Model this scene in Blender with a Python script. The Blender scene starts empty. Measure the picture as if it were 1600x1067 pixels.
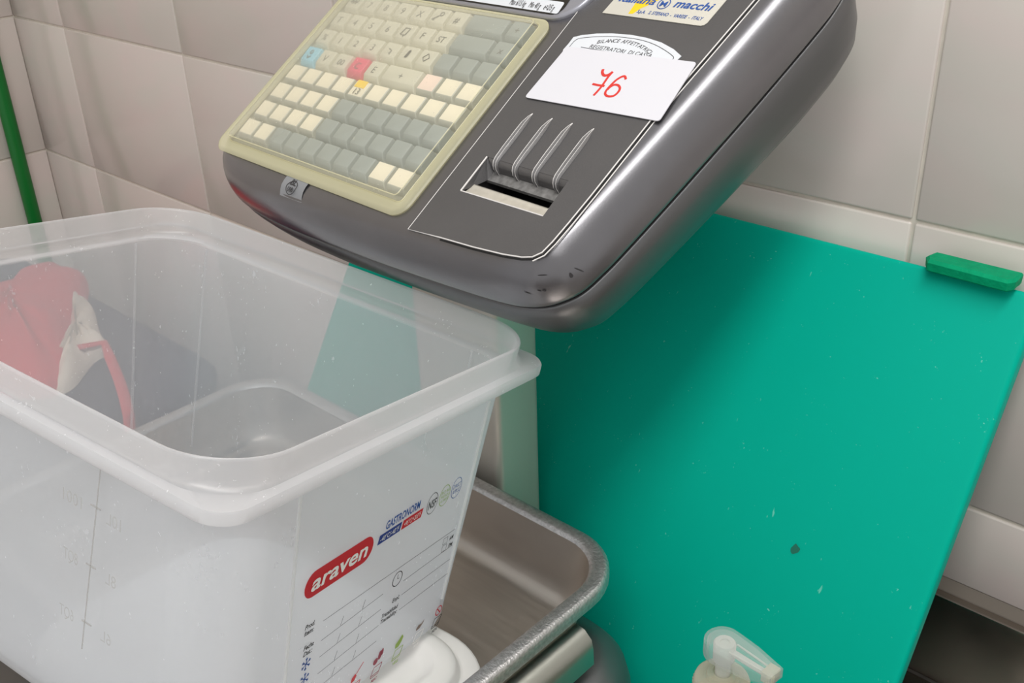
import bpy, bmesh, math, random
from mathutils import Matrix, Vector
random.seed(7)
S = bpy.context.scene
COL = S.collection

# ------------------------------------------------------------------ camera
yaw, pitch, roll = math.radians(-43.44126), math.radians(27.5082), math.radians(2.01279)
F = Vector((math.sin(yaw)*math.cos(pitch), math.cos(yaw)*math.cos(pitch), -math.sin(pitch)))
Rr = Vector((math.cos(yaw), -math.sin(yaw), 0)); Dn = F.cross(Rr)
X = Rr*math.cos(roll) + Dn*math.sin(roll); Y = -Rr*math.sin(roll) + Dn*math.cos(roll)
cam = bpy.data.cameras.new('camera'); co = bpy.data.objects.new('camera', cam); COL.objects.link(co)
co.matrix_world = Matrix(((X.x, -Y.x, -F.x, 0), (X.y, -Y.y, -F.y, -.667), (X.z, -Y.z, -F.z, .5456), (0, 0, 0, 1)))
cam.sensor_fit = 'HORIZONTAL'; cam.sensor_width = 36; cam.lens = 36*1623.9/1600; cam.clip_start = .01
S.camera = co

# ------------------------------------------------------------------ world, lamps, exposure
w = bpy.data.worlds.new('room_light'); S.world = w; w.use_nodes = True
w.node_tree.nodes['Background'].inputs[0].default_value = (1.0, .98, .955, 1)
w.node_tree.nodes['Background'].inputs[1].default_value = .92
def area(name, loc, sx, sy, power, color=(1, .985, .96), target=None):
    l = bpy.data.lights.new(name, 'AREA'); l.shape = 'RECTANGLE'; l.size = sx; l.size_y = sy
    l.energy = power; l.color = color
    o = bpy.data.objects.new(name, l); COL.objects.link(o); o.location = loc
    if target:
        o.rotation_euler = (Vector(target)-Vector(loc)).to_track_quat('-Z', 'Y').to_euler()
    return o
area('ceiling_tube_right', (.13, -.75, 1.75), .40, 1.9, 30)
area('ceiling_panel_front', (.75, -1.7, 1.75), 1.1, 1.1, 7, target=(-.5, -.2, .1))
S.view_settings.view_transform = 'Standard'; S.view_settings.look = 'None'
S.view_settings.gamma = 1; S.view_settings.use_curve_mapping = False
S.view_settings.exposure = -.40
S.cycles.transparent_max_bounces = 40; S.cycles.max_bounces = 12
S.cycles.caustics_reflective = False; S.cycles.caustics_refractive = False

# ------------------------------------------------------------------ materials
def s2l(c):
    return tuple(((x/255)/12.92 if x/255 <= .04045 else (((x/255)+.055)/1.055)**2.4) for x in c)
def newmat(name):
    m = bpy.data.materials.new(name); m.use_nodes = True
    nt = m.node_tree; return m, nt, nt.nodes, nt.links
def mat(name, rgb, rough=.5, metal=0., spec=.5, coat=0., bump=0., bscale=200., mottle=0., mscale=8., stretch=None, rvar=0., crough=.08):
    m, nt, N, L = newmat(name); b = N['Principled BSDF']; c = s2l(rgb)
    b.inputs['Base Color'].default_value = (*c, 1); b.inputs['Roughness'].default_value = rough
    b.inputs['Metallic'].default_value = metal; b.inputs['Specular IOR Level'].default_value = spec
    b.inputs['Coat Weight'].default_value = coat; b.inputs['Coat Roughness'].default_value = crough
    if bump or mottle or rvar:
        tc = N.new('ShaderNodeTexCoord'); mp = N.new('ShaderNodeMapping'); L.new(tc.outputs['Object'], mp.inputs[0])
        if stretch: mp.inputs['Scale'].default_value = stretch
        if bump:
            n = N.new('ShaderNodeTexNoise'); n.inputs['Scale'].default_value = bscale; n.inputs['Detail'].default_value = 3
            L.new(mp.outputs[0], n.inputs[0]); bp = N.new('ShaderNodeBump'); bp.inputs['Strength'].default_value = bump
            bp.inputs['Distance'].default_value = .001
            L.new(n.outputs[0], bp.inputs['Height']); L.new(bp.outputs[0], b.inputs['Normal'])
        if mottle or rvar:
            n2 = N.new('ShaderNodeTexNoise'); n2.inputs['Scale'].default_value = mscale; n2.inputs['Detail'].default_value = 5
            L.new(mp.outputs[0], n2.inputs[0])
        if mottle:
            r = N.new('ShaderNodeValToRGB'); L.new(n2.outputs[0], r.inputs[0])
            r.color_ramp.elements[0].position = .3; r.color_ramp.elements[1].position = .7
            r.color_ramp.elements[0].color = (*[x*(1-mottle) for x in c], 1)
            r.color_ramp.elements[1].color = (*[min(1, x*(1+mottle)) for x in c], 1)
            L.new(r.outputs[0], b.inputs['Base Color'])
        if rvar:
            mr = N.new('ShaderNodeMapRange'); L.new(n2.outputs[0], mr.inputs[0])
            mr.inputs[1].default_value = .3; mr.inputs[2].default_value = .7
            mr.inputs[3].default_value = max(0, rough-rvar); mr.inputs[4].default_value = rough+rvar
            L.new(mr.outputs[0], b.inputs['Roughness'])
    return m
def flecks(N, L, scale, thresh, seed=0., stretch=(1, 1, 1)):
    """small irregular flecks: 1 on a fleck, 0 elsewhere"""
    tc = N.new('ShaderNodeTexCoord'); mp = N.new('ShaderNodeMapping'); L.new(tc.outputs['Object'], mp.inputs[0])
    mp.inputs['Location'].default_value = (seed, seed*.7, seed*.3); mp.inputs['Scale'].default_value = stretch
    a = N.new('ShaderNodeTexNoise'); a.inputs['Scale'].default_value = scale; a.inputs['Detail'].default_value = 2
    b = N.new('ShaderNodeTexNoise'); b.inputs['Scale'].default_value = scale*.13; b.inputs['Detail'].default_value = 1
    L.new(mp.outputs[0], a.inputs[0]); L.new(mp.outputs[0], b.inputs[0])
    ad = N.new('ShaderNodeMath'); ad.operation = 'ADD'; L.new(a.outputs[0], ad.inputs[0])
    ml = N.new('ShaderNodeMath'); ml.operation = 'MULTIPLY'; ml.inputs[1].default_value = .5; L.new(b.outputs[0], ml.inputs[0])
    L.new(ml.outputs[0], ad.inputs[1])
    mr = N.new('ShaderNodeMapRange'); L.new(ad.outputs[0], mr.inputs[0])
    mr.inputs[1].default_value = thresh; mr.inputs[2].default_value = thresh+.035
    return mr.outputs[0]
def milky(name, rgb, haze, rough=.25, fleck=None, trans=.5, gloss=1., fleck_add=.5):
    """translucent plastic: part clear, part scattering, with a glossy skin"""
    m, nt, N, L = newmat(name); N.remove(N['Principled BSDF']); out = N['Material Output']; c = (*s2l(rgb), 1)
    tr = N.new('ShaderNodeBsdfTransparent'); df = N.new('ShaderNodeBsdfDiffuse'); tl = N.new('ShaderNodeBsdfTranslucent')
    df.inputs[0].default_value = c; tl.inputs[0].default_value = c
    m1 = N.new('ShaderNodeMixShader'); m1.inputs[0].default_value = trans
    L.new(df.outputs[0], m1.inputs[1]); L.new(tl.outputs[0], m1.inputs[2])
    # the more slanting the path through the sheet, the more it scatters: 1 - (1 - haze)^(1 / cos)
    m2 = N.new('ShaderNodeMixShader')
    L.new(tr.outputs[0], m2.inputs[1]); L.new(m1.outputs[0], m2.inputs[2])
    def mth(op, a, b):
        q = N.new('ShaderNodeMath'); q.operation = op; q.use_clamp = op in ('ADD', 'SUBTRACT')
        for k, v in ((0, a), (1, b)):
            if isinstance(v, (int, float)): q.inputs[k].default_value = v
            else: L.new(v, q.inputs[k])
        return q.outputs[0]
    lw = N.new('ShaderNodeLayerWeight'); lw.inputs[0].default_value = .5
    cosn = mth('MAXIMUM', mth('SUBTRACT', 1., lw.outputs['Facing']), .12)
    hz_ = mth('SUBTRACT', 1., mth('POWER', 1-haze, mth('DIVIDE', 1., cosn)))
    if fleck:
        hz_ = mth('ADD', hz_, mth('MULTIPLY', flecks(N, L, *fleck), fleck_add))
    L.new(hz_, m2.inputs[0])
    gl = N.new('ShaderNodeBsdfGlossy'); gl.inputs['Roughness'].default_value = rough
    fr = mth('ADD', .03*gloss, mth('MULTIPLY', .5*gloss, mth('POWER', mth('SUBTRACT', 1., cosn), 5.)))
    m3 = N.new('ShaderNodeMixShader'); L.new(fr, m3.inputs[0])
    L.new(m2.outputs[0], m3.inputs[1]); L.new(gl.outputs[0], m3.inputs[2]); L.new(m3.outputs[0], out.inputs[0])
    return m

def tile_mat():
    m, nt, N, L = newmat('glazed_tile'); b = N['Principled BSDF']
    b.inputs['Roughness'].default_value = .13; b.inputs['Specular IOR Level'].default_value = .45
    tc = N.new('ShaderNodeTexCoord'); oi = N.new('ShaderNodeObjectInfo')
    mp = N.new('ShaderNodeMapping'); L.new(tc.outputs['Object'], mp.inputs[0])
    cb = N.new('ShaderNodeCombineXYZ'); mu = N.new('ShaderNodeMath'); mu.operation = 'MULTIPLY'; mu.inputs[1].default_value = 40
    L.new(oi.outputs['Random'], mu.inputs[0]); L.new(mu.outputs[0], cb.inputs[0]); L.new(mu.outputs[0], cb.inputs[2])
    L.new(cb.outputs[0], mp.inputs['Location'])
    mp.inputs['Scale'].default_value = (1, 1, 1.6)
    n = N.new('ShaderNodeTexNoise'); n.inputs['Scale'].default_value = 7; n.inputs['Detail'].default_value = 4; n.inputs['Distortion'].default_value = 1.2
    L.new(mp.outputs[0], n.inputs[0]); r = N.new('ShaderNodeValToRGB'); L.new(n.outputs[0], r.inputs[0])
    e = r.color_ramp.elements
    e[0].position = .32; e[0].color = (*s2l((216, 211, 203)), 1); e[1].position = .68; e[1].color = (*s2l((222, 209, 204)), 1)
    L.new(r.outputs[0], b.inputs['Base Color'])
    n2 = N.new('ShaderNodeTexNoise'); n2.inputs['Scale'].default_value = 9; L.new(mp.outputs[0], n2.inputs[0])
    bp = N.new('ShaderNodeBump'); bp.inputs['Strength'].default_value = .12; bp.inputs['Distance'].default_value = .004
    L.new(n2.outputs[0], bp.inputs['Height']); L.new(bp.outputs[0], b.inputs['Normal'])
    return m
def board_mat():
    m, nt, N, L = newmat('green_polyethylene'); b = N['Principled BSDF']
    b.inputs['Roughness'].default_value = .45; b.inputs['Specular IOR Level'].default_value = .04
    f = flecks(N, L, 620, 1.03, 3., (1, 1, 1)); f2 = flecks(N, L, 330, 1.05, 11., (1, .22, .35))
    mx = N.new('ShaderNodeMath'); mx.operation = 'MAXIMUM'; L.new(f, mx.inputs[0]); L.new(f2, mx.inputs[1])
    ml = N.new('ShaderNodeMath'); ml.operation = 'MULTIPLY'; ml.inputs[1].default_value = .4; L.new(mx.outputs[0], ml.inputs[0])
    mi = N.new('ShaderNodeMix'); mi.data_type = 'RGBA'; L.new(ml.outputs[0], mi.inputs[0])
    mi.inputs[6].default_value = (.0008, .41, .30, 1); mi.inputs[7].default_value = (.35, .80, .68, 1)
    L.new(mi.outputs[2], b.inputs['Base Color'])
    b.inputs['Subsurface Weight'].default_value = .35; b.inputs['Subsurface Radius'].default_value = (.2, 1., .8); b.inputs['Subsurface Scale'].default_value = .006
    return m

M = {}
M['tile'] = tile_mat()
M['grout'] = mat('pale_grout', (214, 207, 196), .9, mottle=.08, mscale=60)
M['board'] = board_mat()
M['bar_green'] = mat('scuffed_green_plastic', (0, 150, 104), .6, spec=.1, mottle=.12, mscale=120, bump=.5, bscale=400)
M['pole_green'] = mat('green_paint', (0, 112, 40), .4)
M['head'] = mat('grey_metallic_paint', (114, 113, 117), .29, metal=.82, coat=1., crough=.25, bump=.04, bscale=900, mottle=.05, mscale=30)
M['panel'] = mat('grey_satin_paint', (110, 109, 110), .45, metal=.72, bump=.12, bscale=900, mottle=.03, mscale=30)
M['lower'] = mat('grey_satin_shell', (112, 113, 115), .36, metal=.8, bump=.04, bscale=900)
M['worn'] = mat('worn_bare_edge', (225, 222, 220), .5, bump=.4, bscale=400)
M['silver'] = mat('silver_plastic', (176, 177, 186), .3, metal=.7)
M['rib'] = mat('worn_rib_plastic', (132, 131, 132), .4, metal=.6, bump=.15, bscale=600)
M['chip'] = mat('dark_chip', (48, 46, 48), .6)
M['stain'] = mat('dark_green_stain', (0, 104, 84), .6)
M['black'] = mat('black_gap', (10, 10, 10), .7)
M['glass_dark'] = mat('dark_display_window', (34, 32, 26), .1, spec=.6)
M['cutter'] = mat('dull_cutter_steel', (205, 200, 188), .45, metal=.35, mottle=.1, mscale=150)
M['scuff'] = mat('scuffed_grey_ledge', (120, 119, 118), .6, mottle=.35, mscale=260)
M['steel'] = mat('brushed_steel', (196, 188, 180), .38, metal=1., rvar=.06, mscale=14, bump=.05, bscale=60, stretch=(1, 12, 1), mottle=.06)
M['steel_rim'] = mat('scratched_steel_rim', (196, 195, 196), .45, metal=1., bump=.4, bscale=700, mottle=.18, mscale=420)
M['column'] = mat('satin_steel_column', (204, 198, 188), .38, metal=.5)
M['bar_steel'] = mat('satin_bar_steel', (186, 190, 184), .3, metal=1.)
M['counter'] = mat('worktop_steel', (186, 178, 170), .22, metal=1., rvar=.05, mscale=9, mottle=.05)
M['sealant'] = mat('grey_brown_sealant', (150, 140, 130), .7)
M['cabinet'] = mat('grey_cabinet_steel', (120, 118, 116), .5, metal=.6)
M['floor'] = mat('brown_floor', (96, 84, 76), .5, mottle=.15, mscale=5)
M['pp'] = milky('milky_polypropylene', (247, 250, 255), .27, .22, fleck=(420, .985, 5., (1, 1, .6)), trans=.5, gloss=.8, fleck_add=.3)
M['pp_rim'] = milky('milky_rim_polypropylene', (252, 252, 255), .31, .25, fleck=(420, 1.0, 9.), trans=.5, fleck_add=.3)
M['pp_seam'] = milky('milky_seam_ridge', (255, 255, 255), .5, .25)
M['pp_ridge'] = milky('milky_corner_ridge', (250, 250, 252), .12, .3)
M['lid'] = mat('white_tub_plastic', (228, 227, 224), .35)
M['cover'] = milky('yellowed_silicone_flange', (250, 245, 206), .5, .3, trans=.4)
M['skin'] = milky('clear_silicone_skin', (240, 238, 220), .16, .22, fleck=(420, 1.0, 2.), trans=.4, gloss=1.2, fleck_add=.2)
M['cover_edge'] = milky('silicone_fold', (246, 242, 214), .5, .25)
M['keybed'] = mat('key_bed_plastic', (160, 158, 142), .7)
M['key_beige'] = mat('beige_key_plastic', (208, 204, 184), .55)
M['key_grey'] = mat('grey_key_plastic', (150, 157, 152), .55)
M['key_side'] = mat('clear_grey_key_cap', (176, 176, 162), .35)
M['key_insert'] = mat('cream_key_insert', (240, 231, 206), .6)
M['key_red'] = mat('red_key_plastic', (226, 84, 112), .5)
M['key_blue'] = mat('blue_key_plastic', (140, 205, 228), .5)
M['key_pink'] = mat('pale_pink_key_insert', (246, 222, 206), .6)
M['yellow'] = mat('yellow_print', (246, 206, 30), .5)
M['ink'] = mat('dark_ink', (52, 50, 52), .6)
M['ink_soft'] = mat('grey_ink', (104, 102, 98), .6)
M['paper'] = mat('white_label_paper', (220, 220, 227), .5)
M['paper2'] = mat('matt_label_paper', (222, 226, 232), .5)
M['maker'] = mat('cream_foil_label', (206, 203, 192), .4, mottle=.05, mscale=20)
M['blue'] = mat('blue_print', (38, 82, 158), .5)
M['navy'] = mat('navy_print', (40, 62, 140), .5)
M['red'] = mat('red_print', (206, 34, 48), .5)
M['pen'] = mat('red_marker', (214, 52, 44), .6)
M['green_ink'] = mat('lime_print', (146, 178, 60), .5)
M['plum_ink'] = mat('plum_print', (150, 40, 66), .5)
M['white_ink'] = mat('white_print', (248, 246, 244), .5)
M['brown_ink'] = mat('brown_print', (132, 112, 100), .5)
M['tagm'] = mat('grey_foil_sticker', (150, 153, 158), .4, metal=.3)
M['pump'] = milky('clear_pump_plastic', (236, 244, 242), .13, .15, trans=.4)
M['pump_core'] = milky('cloudy_pump_core', (232, 232, 226), .6, .2, trans=.4)
M['pump_cap'] = milky('cloudy_cap_plastic', (226, 226, 208), .55, .25, trans=.5)
M['soap'] = mat('cream_liquid', (226, 216, 176), .4)
M['dark_bin'] = mat('navy_bin_plastic', (34, 34, 58), .7, spec=.2)
M['red_cloth'] = mat('red_cloth', (206, 40, 56), .8, bump=.6, bscale=500, mottle=.08, mscale=12)
M['white_cloth'] = mat('cream_cloth', (226, 214, 200), .85, bump=.6, bscale=500)
M['rubber'] = mat('black_rubber', (24, 24, 24), .8)

# ------------------------------------------------------------------ mesh helpers
I4 = Matrix.Identity(4)
class MB:
    def __init__(s, T=I4): s.v = []; s.f = []; s.m = []; s.T = T
    def add(s, vs, fs, mi=0, T=None):
        T = T or s.T; b = len(s.v)
        s.v += [T @ Vector(v) for v in vs]; s.f += [tuple(i+b for i in f) for f in fs]; s.m += [mi]*len(fs)
    def loft(s, rings, cap0=False, cap1=False, closed=True, mi=0):
        n = len(rings[0]); vs = [p for r in rings for p in r]; fs = []
        for k in range(len(rings)-1):
            for i in range(n if closed else n-1):
                j = (i+1) % n; fs.append((k*n+i, k*n+j, (k+1)*n+j, (k+1)*n+i))
        if cap0: fs.append(tuple(range(n-1, -1, -1)))
        if cap1: fs.append(tuple((len(rings)-1)*n+i for i in range(n)))
        s.add(vs, fs, mi)
    def box(s, x0, x1, y0, y1, z0, z1, mi=0):
        s.add([(x0, y0, z0), (x1, y0, z0), (x1, y1, z0), (x0, y1, z0), (x0, y0, z1), (x1, y0, z1), (x1, y1, z1), (x0, y1, z1)],
              [(3, 2, 1, 0), (4, 5, 6, 7), (0, 1, 5, 4), (1, 2, 6, 5), (2, 3, 7, 6), (3, 0, 4, 7)], mi)
    def poly(s, pts, z=0., h=None, mi=0):
        """flat prism from 2-D outline (x, y)"""
        if h is None: s.add([(x, y, z) for x, y in pts], [tuple(range(len(pts)))], mi)
        else: s.loft([[(x, y, z) for x, y in pts], [(x, y, z+h) for x, y in pts]], True, True, mi=mi)
    def tube(s, pts, r, n=8, closed=False, caps=True, radii=None, mi=0, flat=1.):
        pts = [Vector(p) for p in pts]; rings = []; up = None
        for k, p in enumerate(pts):
            a = pts[k-1] if (k or closed) else p; b = pts[(k+1) % len(pts)] if (k < len(pts)-1 or closed) else p
            t = (b-a).normalized()
            if up is None:
                up = Vector((0, 0, 1)) if abs(t.z) < .9 else Vector((1, 0, 0))
            u = (up - t*up.dot(t)).normalized(); vv = t.cross(u); up = u
            rr = radii[k] if radii else r
            rings.append([tuple(p + u*math.cos(2*math.pi*i/n)*rr*flat + vv*math.sin(2*math.pi*i/n)*rr) for i in range(n)])
        if closed: rings.append(rings[0])
        s.loft(rings, caps and not closed, caps and not closed, mi=mi)
    def lathe(s, prof, c=(0, 0, 0), n=32, mi=0):
        s.loft([[(c[0]+r*math.cos(2*math.pi*i/n), c[1]+r*math.sin(2*math.pi*i/n), c[2]+z) for i in range(n)] for r, z in prof], mi=mi)
    def build(s, name, m, parent=None, root=None, smooth=40, bevel=0., bseg=2, recalc=True, world=None):
        me = bpy.data.meshes.new(name); off = Vector(root) if root is not None else Vector((0, 0, 0))
        me.from_pydata([v-off for v in s.v], [], s.f)
        for mm in (m if isinstance(m, (list, tuple)) else [m]): me.materials.append(mm)
        me.polygons.foreach_set('material_index', s.m)
        if recalc or bevel:
            bm = bmesh.new(); bm.from_mesh(me)
            bmesh.ops.remove_doubles(bm, verts=bm.verts, dist=1e-6)
            if bevel:
                es = [e for e in bm.edges if len(e.link_faces) == 2 and e.calc_face_angle(0) > .5]
                bmesh.ops.bevel(bm, geom=es, offset=bevel, segments=bseg, affect='EDGES', profile=.5, clamp_overlap=True)
            if recalc: bmesh.ops.recalc_face_normals(bm, faces=bm.faces)
            bm.to_mesh(me); bm.free()
        if smooth:
            me.polygons.foreach_set('use_smooth', [True]*len(me.polygons)); me.set_sharp_from_angle(angle=math.radians(smooth))
        me.update()
        o = bpy.data.objects.new(name, me); COL.objects.link(o)
        if parent is not None: o.parent = parent
        elif root is not None: o.location = off
        return o
def tag(o, label=None, cat=None, group=None, kind=None):
    if label: o['label'] = label
    if cat: o['category'] = cat
    if group: o['group'] = group
    if kind: o['kind'] = kind
    return o
def thing(name, loc, label, cat, group=None):
    e = bpy.data.objects.new(name, None); COL.objects.link(e); e.location = loc; e.empty_display_size = .05
    return tag(e, label, cat, group)
def rrect(x0, x1, y0, y1, r, z=0., n=8):
    out = []
    for cx, cy, a0 in ((x1-r, y0+r, -90), (x1-r, y1-r, 0), (x0+r, y1-r, 90), (x0+r, y0+r, 180)):
        for k in range(n+1):
            a = math.radians(a0+90*k/n); out.append((cx+r*math.cos(a), cy+r*math.sin(a), z))
    return out
def spline(P, n=6, closed=True):
    out = []; m = len(P)
    for i in range(m if closed else m-1):
        g = lambda k: Vector(P[k % m]) if closed else Vector(P[max(0, min(m-1, k))])
        p0, p1, p2, p3 = g(i-1), g(i), g(i+1), g(i+2)
        for k in range(n):
            t = k/n
            out.append(tuple(.5*((2*p1)+(p2-p0)*t+(2*p0-5*p1+4*p2-p3)*t*t+(3*p1-p0-3*p2+p3)*t**3)))
    if not closed: out.append(tuple(P[-1]))
    return out
def inset(P, d):
    """inset a counter-clockwise 2-D outline by d"""
    out = []; n = len(P)
    for i in range(n):
        a = Vector(P[i-1]); b = Vector(P[(i+1) % n]); t = (b-a).normalized(); out.append((P[i][0]-t.y*d, P[i][1]+t.x*d))
    return out
def text_mb(mb, body, T, size, width=None, shear=0., bold=0., align='LEFT', mi=0):
    """flat lettering: T maps the text's own x, y, z; width squeezes the line to that length"""
    c = bpy.data.curves.new('lettering', 'FONT'); c.body = body; c.size = 1.; c.shear = shear; c.offset = bold; c.resolution_u = 3
    c.align_x = 'LEFT'
    o = bpy.data.objects.new('lettering', c); COL.objects.link(o)
    dg = bpy.context.evaluated_depsgraph_get(); dg.update()
    me = bpy.data.meshes.new_from_object(o.evaluated_get(dg))
    vs = [tuple(v.co) for v in me.vertices]; fs = [tuple(p.vertices) for p in me.polygons]
    bpy.data.objects.remove(o); bpy.data.curves.remove(c); bpy.data.meshes.remove(me)
    if not vs: return
    x0 = min(v[0] for v in vs); x1 = max(v[0] for v in vs)
    k = (width/(x1-x0)) if width else size
    sh = {'LEFT': x0, 'CENTER': (x0+x1)/2, 'RIGHT': x1}[align]
    mb.add([((v[0]-sh)*k, v[1]*size, 0) for v in vs], fs, mi, T)
def frame2(T, o, dx, dy, nrm=None):
    """matrix for lettering at o with x along dx and y along dy (all in T's space)"""
    dx = Vector(dx).normalized(); dy = Vector(dy); dy = (dy-dx*dy.dot(dx)).normalized(); dz = dx.cross(dy)
    m = Matrix(((dx.x, dy.x, dz.x, o[0]), (dx.y, dy.y, dz.y, o[1]), (dx.z, dy.z, dz.z, o[2]), (0, 0, 0, 1)))
    return T @ m

# ================================================================== SETTING
PX, PZ, GR = .303, .2025, .0024
wb = MB(); wb.box(-1.64, 1.3, -.0016, .12, -.9, 1.75)
wall_back = tag(wb.build('wall_back', M['grout'], root=(-1.62, -.0016, -.9)), kind='structure')
wl = MB(); wl.box(-1.75, -1.6198, -2.4, .003, -.9, 1.75)
wall_left = tag(wl.build('wall_left', M['grout'], root=(-1.6198, -2.4, -.9)), kind='structure')
fl = MB(); fl.box(-1.75, 1.3, -2.4, .12, -.95, -.9)
tag(fl.build('floor', M['floor'], root=(-1.6, -2.4, -.9)), kind='structure')
tile_mesh = {}
def tile(parent, x0, x1, z0, z1, left=False):
    wdt, hgt = x1-x0-GR, z1-z0-GR; key = (round(wdt, 4), round(hgt, 4), left)
    if key not in tile_mesh:
        b = MB(); b.box(-wdt/2, wdt/2, -.0055, .004, -hgt/2, hgt/2) if not left else b.box(-.004, .0055, -wdt/2, wdt/2, -hgt/2, hgt/2)
        o = b.build('tile', M['tile'], bevel=.0016, bseg=2, smooth=50); tile_mesh[key] = o.data
    else:
        o = bpy.data.objects.new('tile', tile_mesh[key]); COL.objects.link(o)
    o.parent = parent
    c = Vector(((x0+x1)/2, .002, (z0+z1)/2)) if not left else Vector((-1.6235, (x0+x1)/2, (z0+z1)/2))
    o.location = c - parent.location
xs = [-1.62, -1.464, -1.161, -.858, -.555, -.252, .051, .354, .657]
zs = [-.9, -.525]+[.0825+PZ*k for k in range(0, 4)]
for i in range(len(xs)-1):
    for k in range(len(zs)-1):
        z0 = zs[k]; z1 = zs[k+1]
        if xs[i] >= -.87 and z1 < .01: continue
        if xs[i] >= -.87 and z0 < .0: z0 = .0127
        tile(wall_back, xs[i], xs[i+1], z0, z1)
for i in range(3):
    for k in range(len(zs)-1):
        tile(wall_left, -.306*(i+1), -.306*i-.002, zs[k], zs[k+1], True)
# sealant line under the tiles and the steel upstand below it
CZ = -.08
tr = MB(); tr.box(-.858, 1.2, -.0030, -.0016, -.01, .0140)
tag(tr.build('trim_1', M['sealant'], root=(-.8, 0, 0)), kind='structure')
tr = MB(); tr.box(-.858, 1.2, -.012, -.0032, CZ, .0020)
tag(tr.build('trim_2', M['counter'], root=(-.8, 0, 0), bevel=.0018, bseg=2), kind='structure')

# ------------------------------------------------------------------ worktop
root = (.1, -.35, -.9)
t = thing('steel_worktop', root, 'long brushed steel worktop with dark mirror sheen running under the scale and green board', 'worktop')
b = MB(); b.box(-.86, 1.1, -.68, -.0125, CZ-.04, CZ)
b.build('worktop_slab', M['counter'], t, root, bevel=.003)
b = MB(); b.box(-.82, 1.06, -.62, -.02, -.82, CZ-.04); b.build('cabinet_body', M['cabinet'], t, root, bevel=.003)
b = MB(); b.box(-.8, 1.04, -.58, -.05, -.9, -.82); b.build('plinth', M['black'], t, root)
for k in range(3):
    x0 = -.81+k*.62
    b = MB(); b.box(x0, x0+.6, -.638, -.62, -.8, -.12); d = b.build('cabinet_door', M['cabinet'], t, root, bevel=.003)
    b = MB(); b.tube([(x0+.2, -.638, -.18), (x0+.2, -.665, -.18), (x0+.4, -.665, -.18), (x0+.4, -.638, -.18)], .006); b.build('door_handle', M['steel'], d, None)
    d.children[0].data.transform(Matrix.Translation(-Vector(root)))

# ================================================================== GREEN CUTTING BOARD
lean = math.radians(31.2); TH = .015
ud = Vector((0, math.sin(lean), math.cos(lean))); nd = Vector((0, -math.cos(lean), math.sin(lean)))
top = Vector((-.159, -.0195, .2565)); Ls = (top.z-CZ)/math.cos(lean)
BT = Matrix(((1, 0, 0, top.x), (0, ud.y, nd.y, top.y), (0, ud.z, nd.z, top.z), (0, 0, 0, 1)))
b = MB(BT); b.box(-.607, 0, -Ls+.0002+TH*math.tan(lean)*0, 0, -TH, 0)
bo = b.build('cutting_board', M['board'], root=(-.46, -.12, 0.), bevel=.0035, bseg=3)
zmin = min(v.co.z for v in bo.data.vertices)
bo.location.z -= zmin-CZ
tag(bo, 'large teal green plastic cutting board leaning against the tiled wall behind the scale', 'cutting board')
b = MB(Matrix.Translation((0, 0, -zmin+CZ)))
cpos = Vector((-.2499, -.1278, .0840+zmin-CZ))+nd*.0003
b.add([tuple(cpos+Vector((1, 0, 0))*(.0030+.0006*math.sin(2*a))*math.cos(a)+ud*(.0034+.0008*math.cos(3*a))*math.sin(a)) for a in [k*math.pi/8 for k in range(16)]], [tuple(range(16))])
st_ = b.build('stain_spot', M['stain'], bo, None, smooth=0); st_.matrix_parent_inverse = Matrix.Translation(-bo.location)
# ------------------------------------------------------------------ small bar at the board's top edge
b = MB(); P = [(-.2265, -.033), (-.1745, -.037), (-.1700, -.028), (-.1715, -.008), (-.2240, -.008), (-.2285, -.020)]
P = [(-.2280, -.0310), (-.1770, -.0325), (-.1735, -.0270), (-.1740, -.0130), (-.2290, -.0130), (-.2325, -.0230)]
b.loft([[(x, y, .2640) for x, y in inset(P, .0022)], [(x, y, .2652) for x, y in inset(P, .0005)], [(x, y, .2705) for x, y in P], [(x, y, .2725) for x, y in inset(P, .0022)]], True, True)
tag(b.build('green_bar', M['bar_green'], root=(-.2, -.02, .266), smooth=30), 'short scuffed dark green plastic bar resting on the top edge of the teal board', 'bar')

# ================================================================== SCALE
SR = (-.51, -.36, CZ)
scale = thing('counter_scale', SR, 'grey counter scale with tilted keypad head on a steel column behind the tray', 'scale')
OH = Vector((-.6261, -.1609, .4137)); a1 = math.radians(-3.7235); a2 = math.radians(35.1076)
hx = Vector((math.cos(a1), math.sin(a1), 0)); hy = Vector((-math.sin(a1), math.cos(a1), 0))
hu = hy*math.cos(a2)+Vector((0, 0, math.sin(a2))); hn = hx.cross(hu)
H = Matrix(((hx.x, hu.x, hn.x, OH.x), (hx.y, hu.y, hn.y, OH.y), (hx.z, hu.z, hn.z, OH.z), (0, 0, 0, 1)))
# base housing
b = MB()
rg = lambda d, z: rrect(-.745+d, -.283-d, -.52+d, -.232-d, .055-min(d, .03), z, 10)
b.loft([rg(.02, CZ+.008), rg(.008, CZ+.010), rg(.002, CZ+.016), rg(0, CZ+.03), rg(0, .026), rg(.003, .038), rg(.010, .047), rg(.022, .0515), rg(.05, .052)], True, True)
b.build('base_housing', M['lower'], scale, SR, smooth=60)
for x, y in ((-.7, -.48), (-.33, -.48), (-.7, -.27), (-.33, -.27)):
    b = MB(); b.lathe([(0, 0), (.014, 0), (.016, .009), (0, .009)], (x, y, CZ), 16); b.build('rubber_foot', M['rubber'], scale, SR)
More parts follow.
